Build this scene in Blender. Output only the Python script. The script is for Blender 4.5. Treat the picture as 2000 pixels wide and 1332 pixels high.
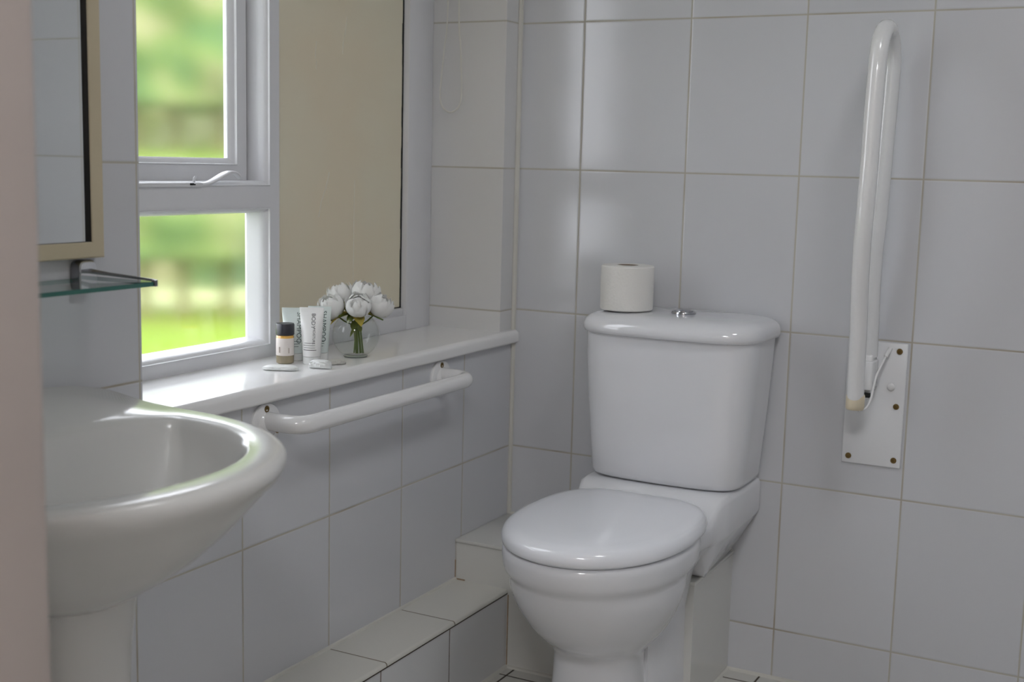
import bpy, bmesh, math, random
from mathutils import Vector, Matrix
random.seed(7)
for o in list(bpy.data.objects): bpy.data.objects.remove(o)
S = bpy.context.scene
COL = S.collection
PI = math.pi

# ------------------------------------------------------------------ camera
CAM = Vector((1.3697, -2.6112, 1.1069)); YAW, PITCH, ROLL, FPX = 0.48352, 0.14081, 0.02458, 2461.7
fw = Vector((-math.sin(YAW)*math.cos(PITCH), math.cos(YAW)*math.cos(PITCH), -math.sin(PITCH)))
rt = Vector((math.cos(YAW), math.sin(YAW), 0)); up = rt.cross(fw)
r2 = math.cos(ROLL)*rt + math.sin(ROLL)*up; u2 = -math.sin(ROLL)*rt + math.cos(ROLL)*up
cam = bpy.data.cameras.new('camera'); co = bpy.data.objects.new('camera', cam); COL.objects.link(co)
m = Matrix((r2, u2, -fw)).transposed().to_4x4(); m.translation = CAM; co.matrix_world = m
cam.sensor_width = 36; cam.lens = FPX/2000*36; cam.clip_start = 0.05; cam.clip_end = 200
cam.dof.use_dof = True; cam.dof.focus_distance = 2.28; cam.dof.aperture_fstop = 5.0
S.camera = co

# ------------------------------------------------------------------ world, sun, exposure
W = bpy.data.worlds.new('sky'); S.world = W; W.use_nodes = True
bg = W.node_tree.nodes['Background']; bg.inputs[0].default_value = (0.90, 0.93, 1.0, 1); bg.inputs[1].default_value = 6.6
sun = bpy.data.lights.new('sun', 'SUN'); sun.energy = 4.0; sun.angle = 0.2; sun.color = (1, 0.95, 0.82)
so = bpy.data.objects.new('sun', sun); COL.objects.link(so)
so.rotation_euler = Vector((-0.55, 0.35, -0.75)).to_track_quat('-Z', 'Y').to_euler()
po = bpy.data.lights.new('window_portal', 'AREA'); po.shape = 'RECTANGLE'; po.size = 1.3; po.size_y = 1.2
po.cycles.is_portal = True
pob = bpy.data.objects.new('window_portal', po); COL.objects.link(pob); pob.location = (-0.34, -0.63, 1.4)
pob.rotation_euler = Vector((1, 0, 0)).to_track_quat('-Z', 'Z').to_euler()
S.view_settings.view_transform = 'Standard'; S.view_settings.look = 'None'
S.view_settings.exposure = 0.0; S.view_settings.gamma = 1; S.view_settings.use_curve_mapping = False

# ------------------------------------------------------------------ materials
def srgb(r, g, b):
    f = lambda c: (c/255/12.92 if c/255 <= .04045 else ((c/255+.055)/1.055)**2.4)
    return (f(r), f(g), f(b), 1)
def nd(nt, t, **kw):
    n = nt.nodes.new(t)
    for k, v in kw.items(): setattr(n, k, v)
    return n
def mat(name, col, rough=.5, metal=0, coat=0, var=0.0, vscale=8, bump=0, bscale=60, spec=.5, trans=0, ior=1.45, sss=0, alpha=1):
    m = bpy.data.materials.new(name); m.use_nodes = True; nt = m.node_tree; b = nt.nodes['Principled BSDF']
    b.inputs['Base Color'].default_value = col; b.inputs['Roughness'].default_value = rough
    b.inputs['Metallic'].default_value = metal; b.inputs['Coat Weight'].default_value = coat
    b.inputs['Coat Roughness'].default_value = .05
    b.inputs['Specular IOR Level'].default_value = spec; b.inputs['Transmission Weight'].default_value = trans
    b.inputs['IOR'].default_value = ior; b.inputs['Subsurface Weight'].default_value = sss
    b.inputs['Alpha'].default_value = alpha
    if sss: b.inputs['Subsurface Radius'].default_value = (.01, .01, .01)
    tc = nd(nt, 'ShaderNodeTexCoord')
    if var:
        n = nd(nt, 'ShaderNodeTexNoise'); n.inputs['Scale'].default_value = vscale; n.inputs['Detail'].default_value = 4
        nt.links.new(tc.outputs['Object'], n.inputs['Vector'])
        mx = nd(nt, 'ShaderNodeMix', data_type='RGBA'); mx.inputs[6].default_value = tuple(c*(1-var) for c in col[:3])+(1,)
        mx.inputs[7].default_value = tuple(min(1, c*(1+var)) for c in col[:3])+(1,)
        nt.links.new(n.outputs['Fac'], mx.inputs[0]); nt.links.new(mx.outputs[2], b.inputs['Base Color'])
    if bump:
        n = nd(nt, 'ShaderNodeTexNoise'); n.inputs['Scale'].default_value = bscale; n.inputs['Detail'].default_value = 3
        nt.links.new(tc.outputs['Object'], n.inputs['Vector'])
        bp = nd(nt, 'ShaderNodeBump'); bp.inputs['Strength'].default_value = bump; bp.inputs['Distance'].default_value = .002
        nt.links.new(n.outputs['Fac'], bp.inputs['Height']); nt.links.new(bp.outputs[0], b.inputs['Normal'])
    return m
def tile_mat(name, ax, u0, du, vx, v0, dv, col=(.65, .66, .69, 1), grout=(.50, .48, .42, 1), gw=.0035, rough=.15, stain=.4, ribs=None):
    """tiles from object coordinates: grout lines at u0+k*du on axis ax and v0+k*dv on axis vx"""
    m = bpy.data.materials.new(name); m.use_nodes = True; nt = m.node_tree; b = nt.nodes['Principled BSDF']; L = nt.links.new
    geo = nd(nt, 'ShaderNodeNewGeometry'); sp = nd(nt, 'ShaderNodeSeparateXYZ'); L(geo.outputs['Position'], sp.inputs[0])
    def M(op, a, bb=None, cc=None):
        n = nd(nt, 'ShaderNodeMath', operation=op)
        for i, v in enumerate((a, bb, cc)):
            if v is None: continue
            if isinstance(v, (int, float)): n.inputs[i].default_value = v
            else: L(v, n.inputs[i])
        return n.outputs[0]
    def dist(a, o, d):
        if d is None: return None, None
        t = M('DIVIDE', M('SUBTRACT', sp.outputs[a], o), d)
        fr = M('FRACT', t); e = M('MULTIPLY', M('MINIMUM', fr, M('SUBTRACT', 1.0, fr)), d)
        return e, M('FLOOR', t)
    e1, i1 = dist(ax, u0, du); e2, i2 = dist(vx, v0, dv)
    e = e2 if e1 is None else (e1 if e2 is None else M('MINIMUM', e1, e2))
    mask = nd(nt, 'ShaderNodeMapRange'); L(e, mask.inputs[0]); mask.inputs[1].default_value = gw*.35; mask.inputs[2].default_value = gw*.62
    mask.inputs[3].default_value = 1; mask.inputs[4].default_value = 0
    hb = nd(nt, 'ShaderNodeMapRange'); L(e, hb.inputs[0]); hb.inputs[1].default_value = gw*.3; hb.inputs[2].default_value = gw*1.1
    ns = nd(nt, 'ShaderNodeTexNoise'); ns.inputs['Scale'].default_value = 5; ns.inputs['Detail'].default_value = 4; L(geo.outputs['Position'], ns.inputs['Vector'])
    rp = nd(nt, 'ShaderNodeValToRGB'); rp.color_ramp.elements[0].position = .5; rp.color_ramp.elements[1].position = .72
    rp.color_ramp.elements[0].color = grout; rp.color_ramp.elements[1].color = tuple(g*(1-stain)+s*stain for g, s in zip(grout[:3], (.22, .13, .06)))+(1,)
    L(ns.outputs['Fac'], rp.inputs[0])
    # tile-to-tile and cloudy variation
    wn = nd(nt, 'ShaderNodeTexWhiteNoise', noise_dimensions='2D'); cb = nd(nt, 'ShaderNodeCombineXYZ')
    if i1 is not None: L(i1, cb.inputs[0])
    if i2 is not None: L(i2, cb.inputs[1])
    L(cb.outputs[0], wn.inputs['Vector'])
    v = M('MULTIPLY_ADD', wn.outputs['Value'], .05, .965)
    mc = nd(nt, 'ShaderNodeMix', data_type='RGBA', blend_type='MULTIPLY'); mc.inputs[0].default_value = 1; mc.inputs[6].default_value = col
    cc = nd(nt, 'ShaderNodeCombineColor'); [L(v, cc.inputs[k]) for k in range(3)]; L(cc.outputs[0], mc.inputs[7])
    mx = nd(nt, 'ShaderNodeMix', data_type='RGBA'); L(mask.outputs[0], mx.inputs[0]); L(mc.outputs[2], mx.inputs[6]); L(rp.outputs[0], mx.inputs[7])
    L(mx.outputs[2], b.inputs['Base Color'])
    rr = nd(nt, 'ShaderNodeMapRange'); L(mask.outputs[0], rr.inputs[0]); rr.inputs[3].default_value = rough; rr.inputs[4].default_value = .85; L(rr.outputs[0], b.inputs['Roughness'])
    # soft waviness of glaze plus fine vertical ribs
    n2 = nd(nt, 'ShaderNodeTexNoise'); n2.inputs['Scale'].default_value = 9; n2.inputs['Detail'].default_value = 1; L(geo.outputs['Position'], n2.inputs['Vector'])
    h = M('MULTIPLY_ADD', n2.outputs['Fac'], .25, hb.outputs[0])
    if ribs is not None:
        rb = M('SINE', M('MULTIPLY', sp.outputs[ribs], 2*PI/.006)); h = M('MULTIPLY_ADD', rb, .02, h)
    bp = nd(nt, 'ShaderNodeBump'); bp.inputs['Strength'].default_value = .45; bp.inputs['Distance'].default_value = .0012
    L(h, bp.inputs['Height']); L(bp.outputs[0], b.inputs['Normal'])
    return m
TH = .3272
T_back = tile_mat('tile_back', 0, .162, .25, 2, 1.42, TH, ribs=0)
T_left = tile_mat('tile_left', 1, -.2258, .25, 2, 1.42, TH, ribs=1)
T_leftup = tile_mat('tile_left_upper', 1, -1.46, .25, 2, 1.42, TH)
T_reveal = tile_mat('tile_reveal', 0, -9, None, 2, 1.42, TH, col=(.72, .72, .72, 1))
T_right = tile_mat('tile_right', 1, -.1, .25, 2, 1.42, TH)
T_floor = tile_mat('tile_floor', 0, .158, .24, 1, -.292, .24, col=(.62, .61, .57, 1), grout=(.045, .032, .02, 1), gw=.0045, rough=.35, stain=.2)
T_ledge_top = tile_mat('tile_ledge_top', 1, -.479, .25, 0, -9, None, col=(.68, .67, .62, 1), grout=(.16, .14, .11, 1), gw=.003)
T_ledge_front = tile_mat('tile_ledge_front', 1, -.496, .25, 0, -9, None, col=(.70, .71, .72, 1), grout=(.07, .055, .04, 1), gw=.0028)
T_box = tile_mat('tile_box', 0, -.0, 5, 2, -9, None, col=(.68, .68, .65, 1))
plaster = mat('plaster_white', (.72, .71, .69, 1), .8, bump=.1, bscale=120)
hallpaint = mat('hall_paint', srgb(205, 192, 184), .7, bump=.15, bscale=90, var=.04, vscale=2)
jambpaint = mat('jamb_paint', srgb(176, 167, 162), .45, var=.05, vscale=3)
wpaint = mat('window_paint', (.74, .745, .77, 1), .28, bump=.25, bscale=25, var=.03, vscale=10)
silicone = mat('silicone', (.66, .65, .60, 1), .35, var=.08, vscale=15)
darkgap = mat('dark_gap', (.012, .013, .012, 1), .8)  # near-black: shade inside gaps put in as colour, also paint chips
darkgrout = mat('dark_grout', (.05, .035, .025, 1), .9, var=.5, vscale=30)
rust = mat('rust_stain', (.36, .25, .16, 1), .8, var=.5, vscale=90)
ceramic = mat('ceramic', (.79, .80, .83, 1), .07, coat=.5)
basin_m = mat('basin_ceramic', (.70, .70, .685, 1), .2, coat=.22)
plastic = mat('lid_plastic', (.90, .92, .97, 1), .12, coat=.4)
enamel = mat('white_enamel', (.82, .82, .825, 1), .16, coat=.5)
plate_m = mat('plate_enamel', (.80, .81, .83, 1), .3)
chrome = mat('chrome', (.8, .81, .83, 1), .08, metal=1)
chrome_mid = mat('chrome_button', (.50, .51, .54, 1), .12, metal=1)
chrome_dark = mat('chrome_dark_reflection', (.30, .30, .32, 1), .2, metal=1)
brass = mat('brass', (.22, .15, .06, 1), .4, metal=.9)
screwhole = mat('screw_recess', (.03, .02, .012, 1), .7)
cream = mat('cream_cap', srgb(214, 203, 178), .45)
creamwood = mat('cream_frame', srgb(205, 193, 165), .55, var=.06, vscale=12)
blackedge = mat('mirror_rebate', (.006, .006, .006, 1), .5)
mirror_m = mat('mirror_silver', (.80, .82, .81, 1), .02, metal=1)
paper = mat('toilet_paper', (.80, .79, .76, 1), .95, bump=.5, bscale=180)
card = mat('cardboard', (.16, .095, .05, 1), .9)

# ------------------------------------------------------------------ mesh helpers
def mesh(name, bm, m, parent=None, smooth=35, loc=None):
    me = bpy.data.meshes.new(name); bmesh.ops.recalc_face_normals(bm, faces=bm.faces)
    bm.to_mesh(me); bm.free()
    for x in (m if isinstance(m, (list, tuple)) else [m]): me.materials.append(x)
    if smooth:
        me.polygons.foreach_set('use_smooth', [True]*len(me.polygons)); me.set_sharp_from_angle(angle=math.radians(smooth))
    o = bpy.data.objects.new(name, me); COL.objects.link(o)
    if parent: o.parent = parent; o.matrix_parent_inverse = Matrix.Identity(4)
    if loc: o.location = loc
    return o
def empty(name, loc=(0, 0, 0), rz=0):
    o = bpy.data.objects.new(name, None); COL.objects.link(o); o.location = loc; o.rotation_euler = (0, 0, rz)
    o.empty_display_size = .05; return o
def tag(o, label, cat, group=None, kind=None):
    o['label'] = label; o['category'] = cat
    if group: o['group'] = group
    if kind: o['kind'] = kind
    return o
def struct(o, label=None):
    o['kind'] = 'structure'
    if label: o['label'] = label
    return o
def box(bm, x0, x1, y0, y1, z0, z1, bev=0, seg=2, mi=None):
    vs = [bm.verts.new((x, y, z)) for x in (x0, x1) for y in (y0, y1) for z in (z0, z1)]
    fs = [bm.faces.new([vs[i] for i in q]) for q in ((0, 1, 3, 2), (4, 6, 7, 5), (0, 4, 5, 1), (2, 3, 7, 6), (0, 2, 6, 4), (1, 5, 7, 3))]
    # face order: -x, +x, -y, +y, -z, +z
    if mi:
        for f, k in zip(fs, mi): f.material_index = k
    if bev:
        es = list({e for f in fs for e in f.edges})
        bmesh.ops.bevel(bm, geom=es, offset=bev, segments=seg, profile=.5, affect='EDGES')
    return bm
def loft(bm, rings, cap0=True, cap1=True, closed=True, mi=0):
    vr = [[bm.verts.new(p) for p in r] for r in rings]
    n = len(vr[0])
    for a, b in zip(vr, vr[1:]):
        for i in range(n if closed else n-1):
            j = (i+1) % n
            f = bm.faces.new((a[i], a[j], b[j], b[i])); f.material_index = mi
    def cap(r, pts):
        c = sum((Vector(p) for p in pts), Vector())/n; v = bm.verts.new(c)
        for i in range(n): f = bm.faces.new((r[i], r[(i+1) % n], v)); f.material_index = mi
    if cap0: cap(vr[0], rings[0])
    if cap1: cap(vr[-1], rings[-1])
    return vr
def fillet(pts, rad, n=8):
    pts = [Vector(p) for p in pts]; out = [pts[0]]
    for i in range(1, len(pts)-1):
        r = rad[i] if isinstance(rad, (list, tuple)) else rad
        a = (pts[i-1]-pts[i]).normalized(); b = (pts[i+1]-pts[i]).normalized(); ang = a.angle(b)
        d = min(r/math.tan(ang/2), (pts[i-1]-pts[i]).length*.49, (pts[i+1]-pts[i]).length*.49)
        p0, p1 = pts[i]+a*d, pts[i]+b*d
        for k in range(n+1):
            t = k/n; out.append(p0*(1-t)**2+pts[i]*2*t*(1-t)*1.0+p1*t*t)
    out.append(pts[-1]); return out
def tube(bm, path, r, seg=20, caps=True, mi=0):
    path = [Vector(p) for p in path]; rings = []
    t0 = (path[1]-path[0]).normalized(); nrm = t0.orthogonal().normalized()
    for i, p in enumerate(path):
        t = ((path[min(i+1, len(path)-1)]-path[max(i-1, 0)])).normalized()
        nrm = (nrm - t*nrm.dot(t)).normalized(); b = t.cross(nrm)
        rr = r[i] if isinstance(r, (list, tuple)) else r
        rings.append([p+(nrm*math.cos(2*PI*k/seg)+b*math.sin(2*PI*k/seg))*rr for k in range(seg)])
    loft(bm, rings, caps, caps, mi=mi); return bm
def lathe(bm, prof, c=(0, 0, 0), seg=48, axis='z', mi=0, cap=True, sx=1, sy=1):
    rings = []
    for r, z in prof:
        ring = []
        for k in range(seg):
            a = 2*PI*k/seg; u, v = r*math.cos(a)*sx, r*math.sin(a)*sy
            p = {'z': (u, v, z), 'x': (z, u, v), 'y': (u, z, v)}[axis]
            ring.append(Vector(p)+Vector(c))
        rings.append(ring)
    loft(bm, rings, cap, cap, mi=mi); return bm
def spw(v, e): return math.copysign(abs(v)**e, v)
def super_ring(cx, cy, bx_, af, ab, nf, nb, z, n=72, nw=None):
    """outline: half width bx_, reaches cy-af in front and cy+ab at the back"""
    out = []
    for k in range(n):
        a = 2*PI*k/n; c, s = math.cos(a), math.sin(a)
        e = 2/(nf if s < 0 else nb)
        out.append(Vector((cx+bx_*spw(c, e), cy+(af if s < 0 else ab)*spw(s, e), z)))
    return out

# ------------------------------------------------------------------ room shell
ZC, XR, YF = 2.35, 1.80, -1.95
SILL_T, SILL_B = .717, .687
WT = 2.02   # recess head
bm = bmesh.new()
mi = (0, 0, 2, 2, 1, 0)
box(bm, -.30, 0, YF-.1, 0, 0, SILL_B, mi=(0, 0, 2, 2, 1, 1))
box(bm, -.30, 0, YF-.1, -1.205, SILL_B, ZC, mi=(3, 3, 2, 2, 1, 1))
box(bm, -.30, 0, -.065, 0, SILL_B, ZC, mi=(3, 4, 2, 2, 1, 1))
box(bm, -.30, 0, -1.205, -.065, WT, ZC, mi=(3, 3, 2, 2, 1, 1))
struct(mesh('wall_left', bm, [T_left, plaster, T_reveal, T_leftup, T_reveal], smooth=0))
bm = bmesh.new(); box(bm, -.30, XR+.1, 0, .12, 0, ZC); struct(mesh('wall_back', bm, T_back, smooth=0))
bm = bmesh.new(); box(bm, XR, XR+.1, YF-.1, 0, 0, ZC); struct(mesh('wall_right', bm, T_right, smooth=0))
JX = .622
bm = bmesh.new()
box(bm, -.30, JX-.02, -2.09, YF, 0, ZC); box(bm, 1.55, XR+.1, -2.09, YF, 0, ZC); box(bm, JX-.02, 1.55, -2.09, YF, 2.06, ZC)
struct(mesh('wall_front', bm, plaster, smooth=0))
bm = bmesh.new(); box(bm, -.4, XR+.2, -3.9, .12, -.08, 0); struct(mesh('floor', bm, T_floor, smooth=0))
bm = bmesh.new(); box(bm, -.4, XR+.2, -3.9, .12, ZC, ZC+.08); struct(mesh('ceiling', bm, plaster, smooth=0))
# landing outside the bathroom door, where the camera stands
bm = bmesh.new(); box(bm, -.30, -.20, -3.9, -2.09, 0, ZC); struct(mesh('wall_landing', bm, hallpaint, smooth=0))
bm = bmesh.new(); box(bm, XR+.1, XR+.2, -3.9, -2.09, 0, ZC); struct(mesh('wall_landing', bm, hallpaint, smooth=0))
bm = bmesh.new(); box(bm, -.30, XR+.2, -3.9, -3.8, 0, ZC); struct(mesh('wall_rear', bm, hallpaint, smooth=0))
# door lining: rounded jamb boards and head
door = struct(empty('door_1', (JX, -2.02, 0)))
bm = bmesh.new(); box(bm, -.02, 0, -.085, .075, 0, 2.06, bev=.004, seg=3); mesh('door_jamb', bm, jambpaint, door)
bm = bmesh.new(); box(bm, .918, .938, -.085, .075, 0, 2.06, bev=.004, seg=3); mesh('door_jamb', bm, jambpaint, door)
bm = bmesh.new(); box(bm, 0, .918, -.085, .075, 2.04, 2.06, bev=.003); mesh('door_head', bm, jambpaint, door)

# window sill with a rounded nosing (extruded profile)
def extrude_y(bm, prof, y0, y1, mi=0):
    loft(bm, [[(x, y0, z) for x, z in prof], [(x, y1, z) for x, z in prof]], mi=mi)
def arc(cx, cz, r, a0, a1, n=6):
    return [(cx+r*math.cos(math.radians(a0+(a1-a0)*k/n)), cz+r*math.sin(math.radians(a0+(a1-a0)*k/n))) for k in range(n+1)]
sillm = mat('sill_tile', (.88, .88, .88, 1), .16, bump=.12, bscale=10, var=.03, vscale=6, coat=.3)
bm = bmesh.new()
prof = [(-.262, SILL_T)]+arc(.004, SILL_T-.012, .012, 90, 0)+arc(.010, SILL_B+.006, .006, 0, -90)+[(-.262, SILL_B)]
extrude_y(bm, prof, -1.205, -.065)
prof2 = [(0.0, SILL_T)]+arc(.004, SILL_T-.012, .012, 90, 0)+arc(.010, SILL_B+.006, .006, 0, -90)+[(0.0, SILL_B)]
extrude_y(bm, prof2, -.065, 0)
struct(mesh('trim_1', bm, sillm, smooth=40))
# tiled low ledge (boxed pipes) along the window wall
LX, LZ, BY, BZ = .135, .178, -.25, .272
bm = bmesh.new(); box(bm, 0, LX-.002, YF, BY, 0, LZ-.009)
struct(mesh('trim_2', bm, T_ledge_front, smooth=0))
bm = bmesh.new()
prof = [(0, LZ)]+arc(LX-.006, LZ-.006, .006, 90, 0, 4)+[(LX, LZ-.0075), (0, LZ-.0075)]
extrude_y(bm, prof, YF, BY)
struct(mesh('trim_3', bm, T_ledge_top, smooth=40))
bm = bmesh.new(); box(bm, 0.002, LX-.0006, YF, BY, LZ-.0105, LZ-.0072); struct(mesh('trim_4', bm, darkgrout, smooth=0))
# pipe boxing behind the toilet
BX = .562
bm = bmesh.new(); box(bm, 0, BX, BY, 0, 0, BZ-.009); struct(mesh('trim_5', bm, T_box, smooth=0))
bm = bmesh.new(); box(bm, 0, BX+.002, BY-.003, 0, BZ-.008, BZ, bev=.002); struct(mesh('trim_6', bm, T_box))
# sealant beads in the corners
bm = bmesh.new()
tube(bm, [(.003, -.003, BZ), (.003, -.003, SILL_B)], .006, 8)
tube(bm, [(.002, -.003, SILL_T), (.002, -.003, ZC)], .007, 8)
tube(bm, [(.001, YF, LZ), (.001, BY, LZ)], .005, 8)
tube(bm, [(LX, YF, 0), (LX, BY-.004, 0)], .006, 8); tube(bm, [(LX, BY, 0), (BX+.004, BY, 0)], .006, 8)
tube(bm, [(BX+.002, BY, 0), (BX+.002, 0, 0)], .005, 8); tube(bm, [(BX, -.002, 0), (XR, -.002, 0)], .006, 8)
tube(bm, [(.002, -.002, BZ), (BX, -.002, BZ)], .004, 8)
struct(mesh('trim_7', bm, silicone))
bm = bmesh.new()   # brown staining at joints
box(bm, LX, LX+.0022, BY-.0012, BY, .004, LZ-.012); box(bm, .004, .026, BY-.0015, BY, LZ, LZ+.0025)
box(bm, .0, .0018, BY-.0015, BY+.0, LZ+.004, LZ+.045)
struct(mesh('trim_8', bm, rust, smooth=0))

# ------------------------------------------------------------------ window_1
win = struct(empty('window_1', (-.19, -.63, SILL_T)))
WO = Vector(win.location)
def wmesh(name, bm, m, parent=win, smooth=30):
    bmesh.ops.translate(bm, verts=bm.verts, vec=-WO); return mesh(name, bm, m, parent, smooth)
def mitre(bm, y0, y1, z0, z1, prof, flip=False):
    """profile (inset, x) swept round the rectangle y0..y1 x z0..z1"""
    rings = [[(x, y0+i, z0+i), (x, y1-i, z0+i), (x, y1-i, z1-i), (x, y0+i, z1-i)] for i, x in prof]
    loft(bm, rings, False, False)
FX, FB = -.19, -.243
bm = bmesh.new()
# outer frame and bars as solid members
box(bm, FB, FX, -.168, -.066, SILL_T, WT, bev=.0015)             # right jamb
box(bm, FB, FX, -1.204, -1.165, SILL_T, WT, bev=.0015)           # left jamb
box(bm, FB, FX, -1.165, -.633, SILL_T, .741)                     # bottom rail, left light
box(bm, FB, FX, -.633, -.168, SILL_T, .752, bev=.002)            # bottom rail, right light
box(bm, FB, FX-.008, -.633, -.168, .750, .768, bev=.004)         # its raised inner step
box(bm, FB, FX, -1.165, -.168, 1.96, WT)
wmesh('frame', bm, wpaint)
bm = bmesh.new(); box(bm, FB, FX, -.663, -.633, .741, 1.96); wmesh('mullion', bm, wpaint)
bm = bmesh.new(); box(bm, FB, FX, -1.165, -.663, 1.009, 1.051); wmesh('transom', bm, wpaint)
bead = [(-.0005, FX+.0), (0, FX+.0022), (.0018, FX+.0022), (.0022, FX-.002), (.006, FX-.005), (.0095, FX-.012), (.0105, FX-.02), (.012, FX-.046), (.012, FB)]
bm = bmesh.new(); mitre(bm, -1.165, -.663, .741, 1.009, bead); wmesh('moulding', bm, wpaint)
bead2 = [(-.0005, FX), (0, FX+.0022), (.0018, FX+.0022), (.0022, FX-.002), (.006, FX-.005), (.008, FX-.010), (.009, FX-.022), (.009, FB)]
bm = bmesh.new(); mitre(bm, -1.165, -.663, 1.051, 1.96, bead2); wmesh('moulding', bm, wpaint)
# opening casement, set back in the upper light
SX = -.235
bm = bmesh.new()
mitre(bm, -1.1565, -.6745, 1.0585, 1.9525, [(0, -.262), (0, SX-.002), (.002, SX), (.030, SX), (.0305, SX+.002), (.032, SX+.002), (.033, SX-.003), (.038, SX-.006), (.043, SX-.012), (.043, -.258)])
wmesh('casement', bm, wpaint)
bm = bmesh.new(); box(bm, -.256, SX-.0035, -.6746, -.6718, 1.0585, 1.9525); wmesh('casement_gap_shade', bm, darkgap, smooth=0)  # dark strip painting the shade between casement and frame
# panes: clear thin glass
def glass_mat(name, tint=(.97, .99, .98, 1), ior=1.45, rough=.02):
    m = bpy.data.materials.new(name); m.use_nodes = True; nt = m.node_tree; nt.nodes.clear()
    o = nd(nt, 'ShaderNodeOutputMaterial'); t = nd(nt, 'ShaderNodeBsdfTransparent'); t.inputs[0].default_value = tint
    g = nd(nt, 'ShaderNodeBsdfGlossy'); g.inputs['Roughness'].default_value = rough; f = nd(nt, 'ShaderNodeFresnel'); f.inputs[0].default_value = ior
    ge = nd(nt, 'ShaderNodeNewGeometry'); mu = nd(nt, 'ShaderNodeMath', operation='MULTIPLY_ADD'); mu.inputs[1].default_value = -1; mu.inputs[2].default_value = 1
    nt.links.new(ge.outputs['Backfacing'], mu.inputs[0]); m2 = nd(nt, 'ShaderNodeMath', operation='MULTIPLY'); nt.links.new(mu.outputs[0], m2.inputs[0]); nt.links.new(f.outputs[0], m2.inputs[1])
    x = nd(nt, 'ShaderNodeMixShader'); nt.links.new(m2.outputs[0], x.inputs[0]); nt.links.new(t.outputs[0], x.inputs[1]); nt.links.new(g.outputs[0], x.inputs[2]); nt.links.new(x.outputs[0], o.inputs[0])
    return m
pane_m = bpy.data.materials.new('pane_glass'); pane_m.use_nodes = True; nt = pane_m.node_tree; nt.nodes.clear()   # finely obscured bathroom glass
o_ = nd(nt, 'ShaderNodeOutputMaterial'); g_ = nd(nt, 'ShaderNodeBsdfGlass'); g_.inputs['Roughness'].default_value = .085; g_.inputs['IOR'].default_value = 1.45; nt.links.new(g_.outputs[0], o_.inputs[0])
bm = bmesh.new(); box(bm, -.240, -.236, -1.155, -.672, .750, 1.0); wmesh('pane', bm, pane_m, smooth=0)
bm = bmesh.new(); box(bm, -.253, -.249, -1.12, -.714, 1.098, 1.915); wmesh('pane', bm, pane_m, smooth=0)
# beige film covered pane in the right light, with cracked scratches
m = bpy.data.materials.new('beige_film'); m.use_nodes = True; nt = m.node_tree; b = nt.nodes['Principled BSDF']
b.inputs['Roughness'].default_value = .38
geo = nd(nt, 'ShaderNodeNewGeometry'); n1 = nd(nt, 'ShaderNodeTexNoise'); n1.inputs['Scale'].default_value = 3.5; n1.inputs['Detail'].default_value = 2
nt.links.new(geo.outputs['Position'], n1.inputs['Vector'])
rp = nd(nt, 'ShaderNodeValToRGB'); rp.color_ramp.elements[0].position = .35; rp.color_ramp.elements[1].position = .65
rp.color_ramp.elements[0].color = (.80, .715, .54, 1); rp.color_ramp.elements[1].color = (.80, .76, .60, 1)
nt.links.new(n1.outputs['Fac'], rp.inputs[0]); nt.links.new(rp.outputs[0], b.inputs['Base Color'])
film = m
bm = bmesh.new(); box(bm, -.213, -.207, -.634, -.1695, .769, 1.96)
wmesh('filmed_pane', bm, film, smooth=0)
bm = bmesh.new(); n = 26     # uneven dark strip, painted shade of the gap beside the filmed pane
for k in range(n):
    z0 = .766+(1.96-.766)*k/n; z1 = .766+(1.96-.766)*(k+1)/n; w = random.uniform(.0022, .0045)
    box(bm, -.2072, -.2055, -.1695-w, -.1678, z0, z1)
box(bm, -.2072, -.2055, -.30, -.169, .7675, .7705)
wmesh('pane_gap_shade', bm, darkgap, smooth=0)
scr = mat('scratch', (.80, .77, .66, 1), .5)
bm = bmesh.new()
def scratch(pts, r=.0007): tube(bm, [(-.2066, y, z) for y, z in pts], r, 5)
scratch([(-.387, 1.40), (-.392, 1.37), (-.400, 1.345), (-.402, 1.322)], .0009)
scratch([(-.492, 1.340), (-.496, 1.318), (-.496, 1.305)]); scratch([(-.491, 1.302), (-.494, 1.285)])
scratch([(-.447, 1.077), (-.459, 1.045), (-.475, 1.015), (-.483, .985)], .0009)
scratch([(-.355, 1.06), (-.357, .98), (-.358, .88), (-.360, .80)], .0007)
wmesh('scratch_marks', bm, scr)
# casement stay with its curved handle
stay = mesh('casement_stay', box(bmesh.new(), -.020, .006, -.52, -.228, .333, .340, bev=.0015), wpaint, win)
# (coordinates relative to the window origin)
bm = bmesh.new()
pts = [(-.006, -.225, .337), (-.002, -.212, .337), (.006, -.195, .346), (.010, -.175, .357), (.011, -.155, .360), (.009, -.138, .355), (.004, -.126, .347)]
rings = []
for k, (x, y, z) in enumerate(pts):
    w = [.008, .009, .010, .011, .011, .009, .005][k]; t = [.004, .004, .0042, .0042, .004, .0035, .0025][k]
    rings.append([(x-w, y, z-t), (x+w, y, z-t), (x+w, y, z+t), (x-w, y, z+t)])
loft(bm, rings); o = mesh('stay_handle', bm, wpaint, stay)
sb = o.modifiers.new('s', 'SUBSURF'); sb.levels = sb.render_levels = 2
bm = bmesh.new(); tube(bm, [(-.008, -.236, .338), (-.008, -.236, .347), (-.006, -.234, .351)], .0022, 8); mesh('stay_pin', bm, wpaint, stay)
bm = bmesh.new(); box(bm, -.001, .0086, -.262, -.254, .336, .3395); box(bm, -.001, .0086, -.252, -.250, .336, .338); mesh('chipped_paint', bm, darkgap, stay, smooth=0)

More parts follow.
